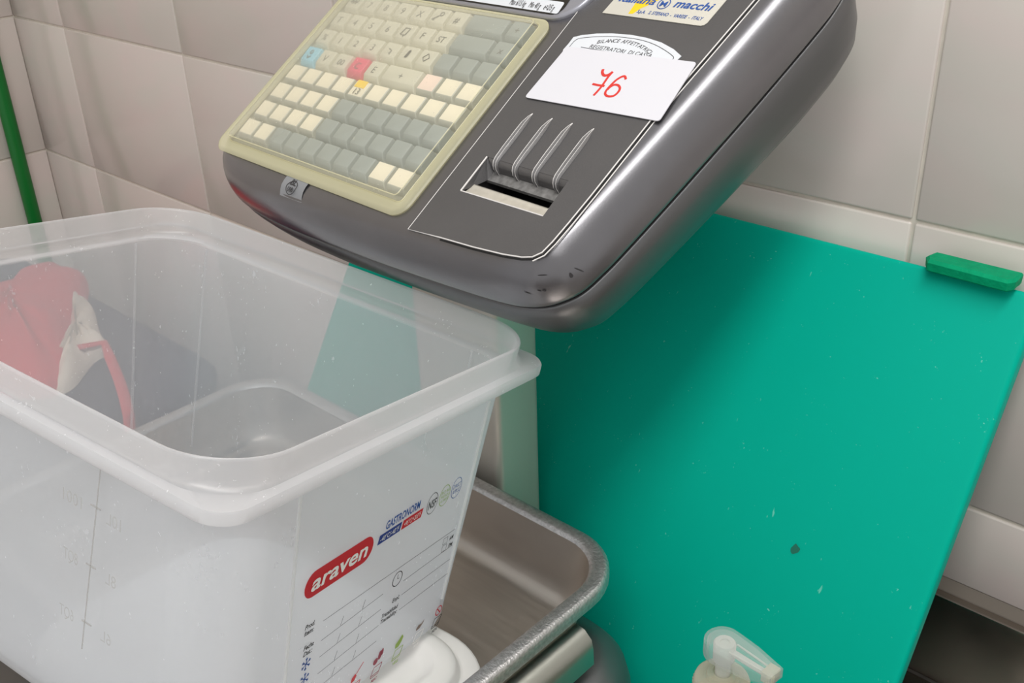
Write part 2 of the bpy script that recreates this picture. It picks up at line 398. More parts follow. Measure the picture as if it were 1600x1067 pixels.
# sheet steel bar under the tray's right edge
b = MB()
prof = [(-.326, .052), (-.326, .078), (-.323, .084), (-.316, .087), (-.309, .086), (-.3035, .081), (-.302, .074), (-.3015, .062), (-.305, .0612), (-.306, .073), (-.312, .080), (-.320, .076), (-.321, .052)]
b.loft([[(x, y, z) for x, z in prof] for y in (-.284, -.287, -.50)], True, True)
b.build('tray_bar', M['bar_steel'], scale, SR, smooth=50)
b = MB(); b.box(-.7, -.33, -.40, -.36, .050, .0535); b.build('tray_bar', M['column'], scale, SR, bevel=.001)
# groove ledge on the housing's shoulder
b = MB(); b.tube([(-.2985, -.50, .050), (-.2985, -.32, .050), (-.302, -.312, .0505), (-.31, -.309, .0515)], .0016, 8); b.build('shoulder_ridge', M['column'], scale, SR)
# column
b = MB(); b.loft([rrect(-.528, -.444, -.2165, -.1700, .006, z, 4) for z in (.030, .330)], True, True)
b.box(-.52, -.45, -.26, -.19, .02, .034)
b.build('column', M['column'], scale, SR, smooth=40)

# head outline at the seam, counter-clockwise seen from above
OUT = [(-.040, -.10), (-.037, -.128), (-.026, -.150), (-.008, -.162), (.02, -.1675), (.06, -.1695), (.10, -.1690), (.14, -.1675), (.18, -.1655), (.229, -.1625),
       (.262, -.1600), (.284, -.1570), (.299, -.1515), (.3085, -.1440), (.3150, -.1350), (.3190, -.1220), (.3227, -.1035), (.3294, -.0583), (.337, 0.), (.343, .055),
       (.3445, .082), (.341, .103), (.330, .118), (.31, .126), (.2, .130), (.05, .130), (-.02, .126), (-.037, .112), (-.043, .08), (-.042, 0.)]
OUT = [p[:2] for p in spline([(x, y, 0) for x, y in OUT], 6)]
ring = lambda d, z: [(x, y, z) for x, y in inset(OUT, d)]
# upper shell, with a hole in its top for the label slot
b = MB(H)
lv = [(.0022, -.0305), (.0003, -.0296), (0, -.0288), (.0001, -.026), (.0009, -.021), (.0024, -.016), (.0048, -.011), (.008, -.0063), (.0115, -.0030), (.015, -.0009), (.0185, 0)]
b.loft([ring(d, z) for d, z in lv])
shell = b.build('upper_shell', M['head'], scale, SR, smooth=60)
SX0, SX1, SY0, SY1 = .2215, .2872, -.1166, -.0905     # label slot
def holed_plate(outline, z, hole):
    bm = bmesh.new()
    def loop(pts):
        vs = [bm.verts.new(H @ Vector((x, y, z)) - Vector(SR)) for x, y in pts]
        return [bm.edges.new((vs[i], vs[(i+1) % len(vs)])) for i in range(len(vs))]
    es = loop(outline)+loop(hole)
    bmesh.ops.triangle_fill(bm, use_beauty=True, use_dissolve=False, edges=es, normal=H.to_3x3() @ Vector((0, 0, 1)))
    return bm
hole = [(SX0, SY0), (SX1, SY0+.0012), (SX1-.0006, SY1), (SX0, SY1)]
bm = holed_plate(inset(OUT, .0185), 0, hole)
bm2 = bmesh.new(); bm2.from_mesh(shell.data); bm.from_mesh(shell.data); bm2.free()
bmesh.ops.remove_doubles(bm, verts=bm.verts, dist=2e-5); bmesh.ops.recalc_face_normals(bm, faces=bm.faces)
bm.to_mesh(shell.data); bm.free()
shell.data.polygons.foreach_set('use_smooth', [True]*len(shell.data.polygons)); shell.data.set_sharp_from_angle(angle=math.radians(60))
# lower shell: deeper towards the back
def low(d, f):
    out = []
    for x, y in inset(OUT, d):
        dep = .043+.015*max(0, min(1, (y+.16)/.20))
        dep *= .62+.38*max(0, min(1, (x+.03)/.15)); out.append((x, y, -.0326-dep*f))
    return out
b = MB(H)
b.loft([low(.004, .0), low(.0016, .002), low(.0006, .02), low(.0008, .25), low(.0024, .5), low(.006, .72), low(.012, .88), low(.021, .965), low(.034, 1.)], True, True)
b.build('lower_shell', M['lower'], scale, SR, smooth=60)
b = MB(H); b.loft([ring(.0024, -.0290), ring(.0024, -.0340)]); b.build('shell_seam', M['black'], scale, SR)

# chips and scuffs on the shell's front corner
def blob(mb, c, n, ru, rv, ang=0.):
    n = Vector(n).normalized(); u = n.cross(Vector((0, 0, 1))).normalized(); v = n.cross(u)
    c = Vector(c)+n*.00025; ca, sa = math.cos(ang), math.sin(ang); P = []
    for k in range(10):
        a = 2*math.pi*k/10; p, q = ru*math.cos(a)*(1+.2*math.sin(3*a)), rv*math.sin(a)
        P.append(tuple(c+u*(p*ca-q*sa)+v*(p*sa+q*ca)))
    mb.add(P, [tuple(range(10))])
for c, n, ru, rv, an in (((-.3206, -.2816, .3231), (.8, -.59, .05), .0010, .0015, .4), ((-.3184, -.2776, .3255), (.85, -.51, .12), .0030, .0004, -.5), ((-.3320, -.2913, .3234), (.52, -.85, .04), .0026, .0003, .1),
                         ((-.3404, -.2938, .3117), (.32, -.91, -.27), .0021, .0003, -.25), ((-.3316, -.2905, .3146), (.53, -.82, -.2), .0011, .0008, -.2), ((-.3340, -.2918, .3141), (.45, -.86, -.23), .0012, .0003, -.3)):
    b = MB(); blob(b, c, n, ru, rv, an); sub0 = b.build('scuff_mark', M['chip'], shell, SR, smooth=0)
# printer lid panel
PAN = [(.2055, -.1507), (.2323, -.1482), (.2579, -.1465), (.2800, -.1442), (.2925, -.1420), (.2985, -.1398), (.3022, -.1355), (.3037, -.1278), (.305, -.1143), (.3064, -.0944), (.3089, -.0413), (.3138, .0043), (.3185, .0523), (.324, .1), (.2055, .1)]
bm = holed_plate(PAN, .0011, hole)
pm = bpy.data.meshes.new('printer_lid'); 
ex = bmesh.ops.extrude_face_region(bm, geom=[e for e in bm.edges if len(e.link_faces) == 1])
bmesh.ops.translate(bm, verts=[g for g in ex['geom'] if isinstance(g, bmesh.types.BMVert)], vec=H.to_3x3() @ Vector((0, 0, -.0016)))
bmesh.ops.recalc_face_normals(bm, faces=bm.faces); bm.to_mesh(pm); bm.free(); pm.materials.append(M['panel'])
lid = bpy.data.objects.new('printer_lid', pm); COL.objects.link(lid); lid.parent = scale
def sub(mb, name, m, parent, **k): return mb.build(name, m, parent, SR, **k)
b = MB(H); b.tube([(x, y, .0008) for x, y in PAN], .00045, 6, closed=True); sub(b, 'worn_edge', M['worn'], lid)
o2 = inset(PAN, -.0011); b = MB(H); b.tube([(x, y, .0002) for x, y in o2[1:13]], .0005, 6); sub(b, 'lid_gap', M['black'], lid)
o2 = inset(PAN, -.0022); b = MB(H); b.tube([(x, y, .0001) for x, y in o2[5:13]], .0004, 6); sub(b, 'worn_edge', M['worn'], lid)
# label slot: ramp, scuffed ledge, black throat, saw-tooth cutter
b = MB(H); b.box(SX0-.0006, SX1+.0006, SY0-.001, SY1+.001, -.026, -.0255)
sub(b, 'slot_floor', M['black'], lid)
b = MB(H); b.loft([[(SX0, SY0, z), (SX1, SY0+.001, z), (SX1-.0004, SY1, z), (SX0, SY1, z)] for z in (-.0255, .0005)]); sub(b, 'slot_well', M['panel'], lid)
rp = [(-.0890, .0011), (-.0915, .0007), (-.0930, -.0006), (-.0940, -.0025), (-.0945, -.0050), (-.0946, -.0085)]
b = MB(H); b.loft([[(SX0+.004*min(1, k/2), y, z), (SX1-.0002, y, z)] for k, (y, z) in enumerate(rp)], closed=False); sub(b, 'slot_ramp', M['panel'], lid)
b = MB(H); b.add([(SX0+.003, -.0940, -.0066), (SX1-.0006, -.0940, -.0066), (SX1-.0006, -.1005, -.0072), (SX0+.001, -.1005, -.0072), (SX0+.001, -.1008, -.0095), (SX1-.0006, -.1008, -.0095)], [(0, 1, 2, 3), (3, 2, 5, 4)])
sub(b, 'slot_ledge', M['scuff'], lid, smooth=0)
b = MB(H); b.add([(SX0, SY0, .0009), (SX0, SY1, .0009), (SX0+.0045, SY1-.0035, -.0066), (SX0+.0035, SY1-.0100, -.0072), (SX0+.0012, SY0+.006, -.0030)], [(0, 1, 2, 3, 4)]); sub(b, 'slot_cheek', M['panel'], lid, smooth=0)
b = MB(H); vs = [(SX0+.001, -.1162, -.0008), (SX1-.001, -.1152, -.0008)]; n = 62; up = []
for k in range(2*n+1):
    up.append((SX0+.001+(SX1-SX0-.002)*k/(2*n), -.1088+(.0010 if k % 2 else 0), -.0030))
b.loft([[(p[0], -.1162+.001*k/(2*n), -.0008) for k, p in enumerate(up)], [(p[0], -.1108, -.0027) for p in up], up, [(p[0], p[1], p[2]-.0006) for p in up]], closed=False)
sub(b, 'cutter', M['cutter'], lid, smooth=0)
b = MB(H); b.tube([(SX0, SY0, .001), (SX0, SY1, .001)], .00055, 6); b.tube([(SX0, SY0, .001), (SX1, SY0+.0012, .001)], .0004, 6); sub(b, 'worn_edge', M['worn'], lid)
for x in (.2304, .2464, .2622, .2785):
    b = MB(H); rings = []
    path = [(-.0545, .0009, .0), (-.058, .0011, .0009), (-.063, .0012, .0018), (-.070, .0012, .0021), (-.082, .0012, .0020), (-.0895, .0012, .0019), (-.0917, .0008, .0018), (-.0930, -.0004, .0017), (-.0938, -.0025, .0016), (-.0941, -.0055, .0014), (-.0942, -.0092, .0011)]
    for k, (y, z, wd) in enumerate(path):
        t2 = max(0, min(1, (k-4)/4)); ny, nz = -t2, 1-t2*.8; h = .0022*min(1, wd/.0016)
        sh = -.0003
        rings.append([(x-wd+sh, y, z), (x-wd*.55+sh, y+ny*h*.7, z+nz*h*.7), (x-.1*wd+sh, y+ny*h, z+nz*h), (x+.15*wd, y+ny*h*.45, z+nz*h*.45), (x+.45*wd, y+ny*h*.7, z+nz*h*.7), (x+wd*.7, y+ny*h*.45, z+nz*h*.45), (x+wd, y, z)])
    b.loft(rings, closed=False); ro = sub(b, 'guide_rib', M['rib'], lid, smooth=25)
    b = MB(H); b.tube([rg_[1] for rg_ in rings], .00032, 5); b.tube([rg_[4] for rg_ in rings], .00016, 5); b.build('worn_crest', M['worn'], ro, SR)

# stickers on the lid
# maker's plate
MP = [(.2250, .0262), (.2975, .0271), (.2994, .0280), (.3004, .0300), (.3040, .0720), (.2290, .0700)]
b = MB(H); b.poly(MP, .0012, .0004); mp = tag(b.build('maker_plate', M['maker'], scale, SR, smooth=0), 'cream maker plate with blue lettering')
zt = .00175
def htext(mb, s, o, dx, size, width=None, shear=0., bold=0., z=zt, dy=(0, 1, 0), align='LEFT', mi=0):
    text_mb(mb, s, frame2(H, (o[0], o[1], z), (*dx, 0), dy), size, width, shear, bold, align, mi)
b = MB(H); b.poly([(.2440, .0282), (.2472, .0286), (.2500, .0335), (.2535, .0366), (.2600, .0440), (.2690, .0700), (.2350, .0700), (.2432, .0400)], zt-.0001); b.build('yellow_flash', M['yellow'], mp, SR, smooth=0)
b = MB(H)
htext(b, 'italiana', (.2300, .0368), (1, .02), .0080, .0270, .25, .02); htext(b, 'macchi', (.2708, .0378), (1, .02), .0086, .0268, .25, .02)
htext(b, 'S.p.A.   S. STEFANO  -  VARESE  -  ITALY', (.2492, .0298), (1, .022), .0036, .0470, .2, .015)
b.tube([(.2634+.0040*math.cos(a), .0393+.0042*math.sin(a), zt) for a in [i*math.pi/12 for i in range(24)]], .0003, 5, closed=True)
htext(b, 'M', (.2634, .0371), (1, .02), .0058, .0046, .0, .02, align='CENTER')
b.build('blue_lettering', M['blue'], mp, SR, smooth=0)
# arched dealer sticker
ARC = [(.2172, -.0060), (.2177, -.0009), (.2176, .0046), (.2227, .0072), (.2325, .0101), (.2429, .0120), (.2564, .0132), (.2686, .0129), (.2806, .0113), (.2917, .0080), (.2996, .0042), (.2980, -.0020), (.2960, -.0100), (.2200, -.0100)]
b = MB(H); b.poly(ARC, .0012, .0003); ar = tag(b.build('dealer_sticker', M['paper2'], scale, SR, smooth=0), 'white arched sticker with dark lettering')
b = MB(H)
INN = spline([(x, y, .0016) for x, y in [(.2203, -.0034), (.2212, .0030), (.2276, .0060), (.2411, .0091), (.2536, .0105), (.2676, .0105), (.2811, .0080), (.2950, .0028), (.2947, -.0002)]], 4, False)
b.tube(INN, .00018, 4)
b.tube([(.2288, -.0018, .0016), (.2715, -.0016, .0016)], .00018, 4)
s1 = 'BILANCE AFFETTATRICI'; adv = []; wch = {'I': .32, ' ': .45, 'L': .78, 'E': .85, 'F': .82, 'T': .82, 'N': 1.05, 'C': 1., 'A': 1., 'B': .95, 'R': 1.}
tot = sum(wch.get(ch, 1) for ch in s1); x = 0
for ch in s1:
    wc = wch.get(ch, 1); u = (x+wc/2)/tot; x += wc
    if ch == ' ': continue
    px = .2376+.0411*u; py = .0072-.0170*(u-.47)**2; an = math.atan2(-.034*(u-.47), .0411)*.8
    htext(b, ch, (px, py-.001), (math.cos(an), math.sin(an)), .0040, None, .15, .0, z=.0016, align='CENTER', dy=(-math.sin(an), math.cos(an), 0))
htext(b, 'REGISTRATORI  DI CASSA', (.2347, -.0012), (1, .015), .0040, .0462, .15, .0, z=.0016)
b.build('dealer_lettering', M['ink'], ar, SR, smooth=0)
# white card with hand-written number
CR = [(.2168, -.0455), (.3155, -.0412), (.3124, .0013), (.2190, -.0036)]
def roundpoly(P, r, n=4):
    out = []
    for i in range(len(P)):
        p, a, c = Vector(P[i]), Vector(P[i-1]), Vector(P[(i+1) % len(P)]); u = (a-p).normalized()*r; v = (c-p).normalized()*r
        for k in range(n+1):
            t3 = k/n; out.append(tuple((p+u)*(1-t3)**2+p*2*t3*(1-t3)+(p+v)*t3*t3))
    return out
b = MB(H); b.poly(roundpoly(CR, .0022), .0017, .0005); cd = tag(b.build('number_card', M['paper'], scale, SR, smooth=0), 'white card sticker with a red handwritten 76')
b = MB(H); zz = .0022
st = lambda P, r=.00085: b.tube(spline([(x, y, zz) for x, y in P], 4, False), r, 6, flat=.35)
st([(.2566, -.0152), (.2573, -.0170), (.2593, -.0188), (.2614, -.0191), (.2632, -.0177), (.2642, -.0156)], .0010)
st([(.2642, -.0156), (.2637, -.0191), (.2639, -.0238), (.2641, -.0272), (.2638, -.0306), (.2633, -.0341)])
st([(.2569, -.0265), (.2608, -.0266), (.2658, -.0263)])
st([(.2763, -.0189), (.2743, -.0171), (.2725, -.0177), (.2705, -.0207), (.2694, -.0256), (.2692, -.0294), (.2703, -.0316), (.2731, -.0326), (.2762, -.0317), (.2775, -.0291), (.2770, -.0259), (.2745, -.0240), (.2716, -.0241), (.2699, -.0262), (.2695, -.0284)])
b.build('handwritten_number', M['pen'], cd, SR, smooth=40)
# small grey seal sticker on the front shoulder
b = MB(H)
sec = [(-.1462, .0005), (-.1500, .0004), (-.1535, -.0004), (-.1565, -.0022), (-.1592, -.0046)]
b.loft([[(.0745+.0012*k/4, y, z) for k in (0, 4)] for y, z in sec], closed=False) if False else b.loft([[(.0742, y, z+.0006), (.0990, y+.0006, z+.0006)] for y, z in sec], closed=False)
sg = tag(b.build('seal_sticker', M['tagm'], scale, SR), 'small grey seal sticker')
b = MB(H); b.tube([(.0862+.0052*math.cos(a), -.1530+.0052*math.sin(a)*.9, .0009-.0022*max(0, -math.sin(a))**1.3+.0003) for a in [i*math.pi/12 for i in range(24)]], .00025, 5, closed=True)
text_mb(b, 'BL', frame2(H, (.0860, -.1515, .0012), (1, 0, 0), (0, 1, 0)), .0062, .0062, 0, .02, 'CENTER')
text_mb(b, '088', frame2(H, (.0860, -.1560, .0000), (1, 0, 0), (0, 1, .4)), .0045, .0060, 0, .02, 'CENTER')
b.build('seal_print', M['ink'], sg, SR, smooth=0)

# ------------------------------------------------------------------ keyboard
KX, KY, K0X, K0Y = .01905, .01753, .0050, -.0018
b = MB(H); b.box(-.012, .186, -.139, .009, -.001, .0004); b.build('key_bed', M['keybed'], scale, SR, smooth=0)
kmesh = {}
def key(i, j, m, span=1., label=None, flat=False, legend=None, insert=None):
    kk = (m if not insert else insert, span, flat)
    cx = K0X+KX*(i+(span-1)/2); cy = K0Y-KY*j
    if kk not in kmesh:
        b = MB(); w2 = KX*span/2-.0007; h2 = KY/2-.0007
        if flat:
            a = (w2-.0007, h2-.0007); 
            r0 = [(-w2, -h2, .0003), (w2, -h2, .0003), (w2, h2, .0003), (-w2, h2, .0003)]
            r1 = [(-w2+.0004, -h2+.0005, .0022), (w2-.0004, -h2+.0005, .0022), (w2-.0004, h2-.0004, .0022), (-w2+.0004, h2-.0004, .0022)]
            r2 = [(-w2+.0009, -h2+.0026, .0052), (w2-.0009, -h2+.0026, .0052), (w2-.0009, h2-.0006, .0056), (-w2+.0009, h2-.0006, .0056)]
        else:
            r0 = [(-w2, -h2, .0003), (w2, -h2, .0003), (w2, h2, .0003), (-w2, h2, .0003)]
            r1 = [(-w2+.0002, -h2+.0003, .0016), (w2-.0002, -h2+.0003, .0016), (w2-.0002, h2-.0002, .0016), (-w2+.0002, h2-.0002, .0016)]
            r2 = [(-w2+.0013, -h2+.0038, .0056), (w2-.0013, -h2+.0038, .0056), (w2-.0013, h2-.0006, .0062), (-w2+.0013, h2-.0006, .0062)]
        b.loft([r0, r1, r2], False, False)
        b.add(r2, [(0, 1, 2, 3)], 1 if flat and insert else 0)
        o = b.build('key', [M[m], M[insert or m]], bevel=.0005, bseg=1, smooth=30); kmesh[kk] = o.data
    else:
        o = bpy.data.objects.new('key', kmesh[kk]); COL.objects.link(o)
    o.parent = scale
    o.matrix_local = Matrix.Translation(-Vector(SR)) @ H @ Matrix.Translation((cx, cy, 0))
    if label: o['label'] = label
    if legend:
        b = MB(); z = .0062
        if legend == 'SQ': 
            b.tube([(-.003, -.002, z), (.002, -.002, z), (.003, .004, z), (-.002, .004, z)], .0003, 4, closed=True); b.tube([(0, -.002, z), (.001, -.0035, z)], .0003, 4)
        elif legend == 'DI': b.tube([(-.003, .0008, z), (0, -.0022, z), (.003, .0012, z), (0, .0044, z)], .0003, 4, closed=True)
        elif legend == 'BAR': b.poly([(-.0014, -.0022), (.0006, -.0022), (.0012, -.0014), (.0016, .0034), (.0008, .0044), (-.0004, .0044), (-.0010, .0036)], z)
        elif legend == 'KEY':
            b.tube([(-.004, -.0025, z), (.001, .002, z)], .00035, 4); b.tube([(.002+.0016*math.cos(a), .0032+.0016*math.sin(a), z) for a in [k*math.pi/5 for k in range(10)]], .00035, 4, closed=True)
            b.tube([(-.0032, -.0018, z), (-.0024, -.0030, z)], .00035, 4)
        elif legend == 'ARR': b.tube([(-.002, .0022, z), (.0016, .001, z), (.0016, -.0022, z), (.0004, -.0012, z)], .0003, 4)
        elif legend == 'WAVE':
            b.tube([(-.004, 0, z), (-.002, .003, z), (-.001, -.001, z), (.001, .003, z), (.002, -.001, z), (.004, .003, z)], .0003, 4); b.tube([(-.004, .001, z), (.004, .001, z)], .0003, 4)
        elif legend == 'CUR':
            b.tube([(.0014*math.cos(a), .0028+.0018*math.sin(a), z) for a in [k*math.pi/5 for k in range(10)]], .00035, 4, closed=True); b.tube([(-.002, -.0005, z), (.0, -.0030, z), (.0022, -.0005, z)], .00035, 4)
        else: text_mb(b, legend, Matrix.Translation((0, -.0022 if not flat else -.0040, z-.0002)), .0078 if len(legend) < 2 else .0072, None, .0, .0, 'CENTER')
        lg = b.build('legend', M['ink_soft'] if legend not in ('ST', 'DI', 'BAR', 'SQ', 'F', '13', '#') else M['ink'], o, smooth=0)
    return o
rows = [['WAVE', '7', '8', '9', 'X', 'KEY', '#'], ['T', '4', '5', '6', 'SQ', 'F', 'ST'], ['%', '1', '2', '3', 'ARR', 'BAR', 'DI'], [None, 'V', '00', None, 'E']]
for j, r in enumerate(rows):
    for i, lg in enumerate(r):
        if lg: key(i, j, 'key_beige', legend=lg)
key(0, 3, 'key_blue', label='pale blue key', legend='CUR'); key(3, 3, 'key_red', label='pinkish red key marked C', legend='C')
key(5, 3, 'key_beige', 2., label='double-width beige plus key', legend='+')
for j in (0, 1): key(7, j, 'key_grey', 2., label='double-width grey key'); key(9, j, 'key_grey', legend='+' if j == 0 else 'x')
for i in (7, 8, 9): key(i, 2, 'key_grey')
key(7, 3, 'key_side', flat=True, insert='key_pink', label='pale pink key')
for i in (8, 9): key(i, 3, 'key_side', flat=True, insert='key_insert')
for i in range(10):
    o = key(i, 4, 'key_side', flat=True, insert='key_insert', legend='13' if i == 4 else None)
    if i == 4:
        o['label'] = 'cream key with a yellow patch above 13'
        b = MB(); b.box(-.0065, .0040, .0018, .0076, .0050, .00585); b.build('yellow_patch', M['yellow'], o, smooth=0)
for j in (5, 6):
    for i in range(10):
        key(i, j, 'key_side', flat=True, insert='key_insert') if i < 4 else key(i, j, 'key_grey')
for i in range(10):
    key(i, 7, 'key_side', flat=True, insert='key_insert') if i in (0, 1, 8, 9) else key(i, 7, 'key_grey')
# silicone cover: yellowed flange and clear domed skin
fx0, fx1, fy0, fy1 = -.0218, .1945, -.1462, .0140
ix0, ix1, iy0, iy1 = -.0085, .1868, -.1372, .0085
b = MB(H); g = lambda x0, x1, y0, y1, r, z: rrect(x0, x1, y0, y1, r, z, 8)
b.loft([g(fx0, fx1, fy0, fy1, .011, .0002), g(fx0-.0004, fx1+.0004, fy0-.0004, fy1+.0004, .0114, .0014), g(fx0+.001, fx1-.001, fy0+.001, fy1-.001, .010, .0028), g(fx0+.003, fx1-.003, fy0+.003, fy1-.003, .008, .0030), g(ix0, ix1, iy0, iy1, .003, .0028)])
fg = b.build('cover_flange', M['cover'], scale, SR, smooth=50)
b = MB(H); b.loft([g(ix0, ix1, iy0, iy1, .003, .0028), g(ix0+.0006, ix1-.0006, iy0+.0006, iy1-.0006, .003, .0070), g(ix0+.002, ix1-.002, iy0+.002, iy1-.002, .003, .0080)], False, True)
b.build('cover_skin', M['skin'], scale, SR, smooth=40)
b = MB(H)
b.tube(g(ix0+.0008, ix1-.0008, iy0+.0008, iy1-.0008, .003, .0076), .0004, 5, closed=True); b.tube(g(ix0-.0005, ix1+.0005, iy0-.0005, iy1+.0005, .003, .0030), .0004, 5, closed=True)
b.build('cover_fold', M['cover_edge'], scale, SR)

# ------------------------------------------------------------------ display housing at the head's top
b = MB(H)
hs = lambda d, z: [(x, y, z+.10*(y-.015)) for x, y, _ in rrect(-.032+d, .2115-d, .0150+d, .115-d, .026-d, 0, 8)]
b.loft([hs(0, -.001), hs(0, .0010), hs(.0006, .0020), hs(.0016, .0026), hs(.0022, .0026)], False, True)
b.build('display_housing', M['silver'], scale, SR, smooth=50)
zf = lambda y: .0026+.10*(y-.015)
b = MB(H); wd = rrect(-.024, .1965, .0176, .110, .008, 0, 6)
b.loft([[(x, y, zf(y)-.001) for x, y, _ in wd], [(x, y, zf(y)+.0004) for x, y, _ in wd]], True, True); dw = b.build('display_window', M['glass_dark'], scale, SR, smooth=30)
wd = rrect(.020, .1945, .0184, .0275, .0015, 0, 3)
b = MB(H); b.add([(x, y, zf(y)+.0006) for x, y, _ in wd], [tuple(range(len(wd)))]); b.build('capacity_strip', M['paper2'], dw, SR, smooth=0)
b = MB(H); text_mb(b, 'Max 6/15 kg    Min 40 g    e=2/5 g', frame2(H, (.1500, .0200, zf(.020)+.0009), (1, 0, 0), (0, 1, .10)), .0064, .0395, .1, .0); b.build('capacity_lettering', M['ink'], dw, SR, smooth=0)

# ================================================================== WEIGHING TRAY
TR = (-.513, -.364, .0525)
b = MB()
def tr_ring(d, z, r): return rrect(-.716+d, -.311-d, -.502+d, -.2275-d, r, z, 10)
t = thing('weighing_tray', TR, 'deep stainless steel weighing tray under the clear container', 'tray')
b.loft([tr_ring(.0005, .0955, .044), tr_ring(0, .097, .0445), tr_ring(0, .1035, .0445), tr_ring(.0012, .1055, .043), tr_ring(.003, .1062, .042), tr_ring(.0085, .1062, .037), tr_ring(.0105, .1055, .036), tr_ring(.012, .1035, .035)])
b.build('tray_rim', M['steel_rim'], t, TR, smooth=60)
b = MB(); b.loft([tr_ring(.012, .1035, .035), tr_ring(.0165, .075, .033), tr_ring(.020, .062, .031), tr_ring(.024, .0572, .028), tr_ring(.031, .0552, .024), tr_ring(.06, .055, .02)], False, True)
b.loft([tr_ring(.012, .1025, .035), tr_ring(.0155, .075, .033), tr_ring(.019, .061, .031), tr_ring(.023, .0560, .028), tr_ring(.031, .0540, .024), tr_ring(.06, .0538, .02)], False, True)
b.build('tray_pan', M['steel'], t, TR, smooth=60)

# ================================================================== CLEAR CONTAINER
K = Matrix(((.98091963, -.18473825, .06056772, -.3585688), (.16819097, .96263759, .21222786, -.25871085), (-.09751137, -.19799154, .97534142, .26534026), (0, 0, 0, 1)))
KR = tuple(K @ Vector((-.156, -.126, -.197)))
cont = thing('food_container', KR, 'large milky clear plastic food container with red and blue print, propped in the steel tray', 'container')
def cr(o, z, r): return rrect(-.313-o, 0+o, -.253-o, 0+o, r, z, 12)
b = MB(K)
b.loft([cr(-.0075, -.021, .034), cr(-.010, -.06, .033), cr(-.0165, -.165, .031), cr(-.0178, -.186, .030), cr(-.0200, -.1935, .028), cr(-.0255, -.197, .024), cr(-.06, -.197, .02)], False, True)
b.loft([cr(-.0097, -.021, .032), cr(-.0122, -.06, .031), cr(-.0187, -.165, .029), cr(-.0200, -.185, .028), cr(-.0225, -.1915, .026), cr(-.0275, -.1946, .022), cr(-.06, -.1946, .02)], False, True)
b.build('container_body', M['pp'], cont, KR, smooth=50, recalc=False)
b = MB(K)
b.loft([cr(-.0075, -.021, .034), cr(-.002, -.0205, .030), cr(.0030, -.0225, .017), cr(.0040, -.0215, .016), cr(.0042, -.0165, .016), cr(.0036, -.0152, .016), cr(-.0008, -.0145, .030), cr(-.0014, -.010, .038), cr(-.0004, -.0015, .039), cr(-.0007, -.0004, .039), cr(-.0014, 0, .038), cr(-.0023, -.0004, .0375), cr(-.0028, -.0015, .037), cr(-.0040, -.0150, .036), cr(-.0058, -.0180, .036), cr(-.0085, -.0192, .038), cr(-.0097, -.021, .032)])
b.build('container_rim', M['pp_rim'], cont, KR, smooth=50)
# print sits on the right-hand short face
def face(y, z, h=.0004):
    x = -.0075 + (z+.021)*(.009/.144) if True else 0
    return (x+h, y, z)
for y0, y1 in ((-.1985, -.1850), (-.0410, -.0440)):
    b = MB(K); b.tube([face(y0+(y1-y0)*k/8, -.022-.148*k/8, .0003) for k in range(9)], .0009, 6); b.build('panel_seam', M['pp_seam'], cont, KR)
# upright ridges where the rounded corners meet the flat walls
for cx, cy in ((0, 0), (1, 0), (1, 1)):
    for ax in (0, 1):
        pts = []
        for k in range(9):
            z = -.022-.150*k/8; q = .0097+(-z-.021)*.009/.144; rr_ = .032-.003*k/8+.001
            x = -q if cx == 0 else -.313+q; y = -q if cy == 0 else -.253+q
            if ax == 0: x += rr_ if cx else -rr_
            else: y += rr_ if cy else -rr_
            pts.append((x, y, z))
        b = MB(K); b.tube(pts, .0009, 6); b.build('corner_ridge', M['pp_ridge'], cont, KR)
FT = K @ Matrix(((0, 0, 1, 0), (1, 0, 0, 0), (0, 1, 0, 0), (0, 0, 0, 1)))     # (u=y, v=z, w=out)
SLX = .009/.144
class FB(MB):
    """collects flat print in face coordinates (y, z)"""
    def pt(s, y, z, h=.0004): return face(y, z, h)
    def line(s, y0, z0, y1, z1, wd=.0004, mi=0):
        d = Vector((y1-y0, z1-z0)).normalized()*wd/2; n = Vector((-d.y, d.x))
        s.add([s.pt(y0+n.x, z0+n.y), s.pt(y1+n.x, z1+n.y), s.pt(y1-n.x, z1-n.y), s.pt(y0-n.x, z0-n.y)], [(0, 1, 2, 3)], mi)
    def shape(s, P, h=.0004, mi=0): s.add([s.pt(y, z, h) for y, z in P], [tuple(range(len(P)))], mi)
    def loop(s, P, wd=.0004):
        for k in range(len(P)): s.line(*P[k], *P[(k+1) % len(P)], wd)
    def ring(s, y, z, ry, rz, wd=.0004, n=28): s.loop([(y+ry*math.cos(2*math.pi*k/n), z+rz*math.sin(2*math.pi*k/n)) for k in range(n)], wd)
    def disc(s, y, z, ry, rz, n=20, h=.0004): s.shape([(y+ry*math.cos(2*math.pi*k/n), z+rz*math.sin(2*math.pi*k/n)) for k in range(n)], h)
    def text(s, body, y, z, size, width=None, shear=0., bold=0., align='LEFT', h=.0006, slope=0.):
        p = s.pt(y, z, h); text_mb(s, body, frame2(K, p, (0, 1, slope), (SLX, 0, 1)), size, width, shear, bold, align)
def fb(): return FB(K)
SL = .036      # the print rises a little to the right
zl = lambda y, z: z+SL*(y+.16)
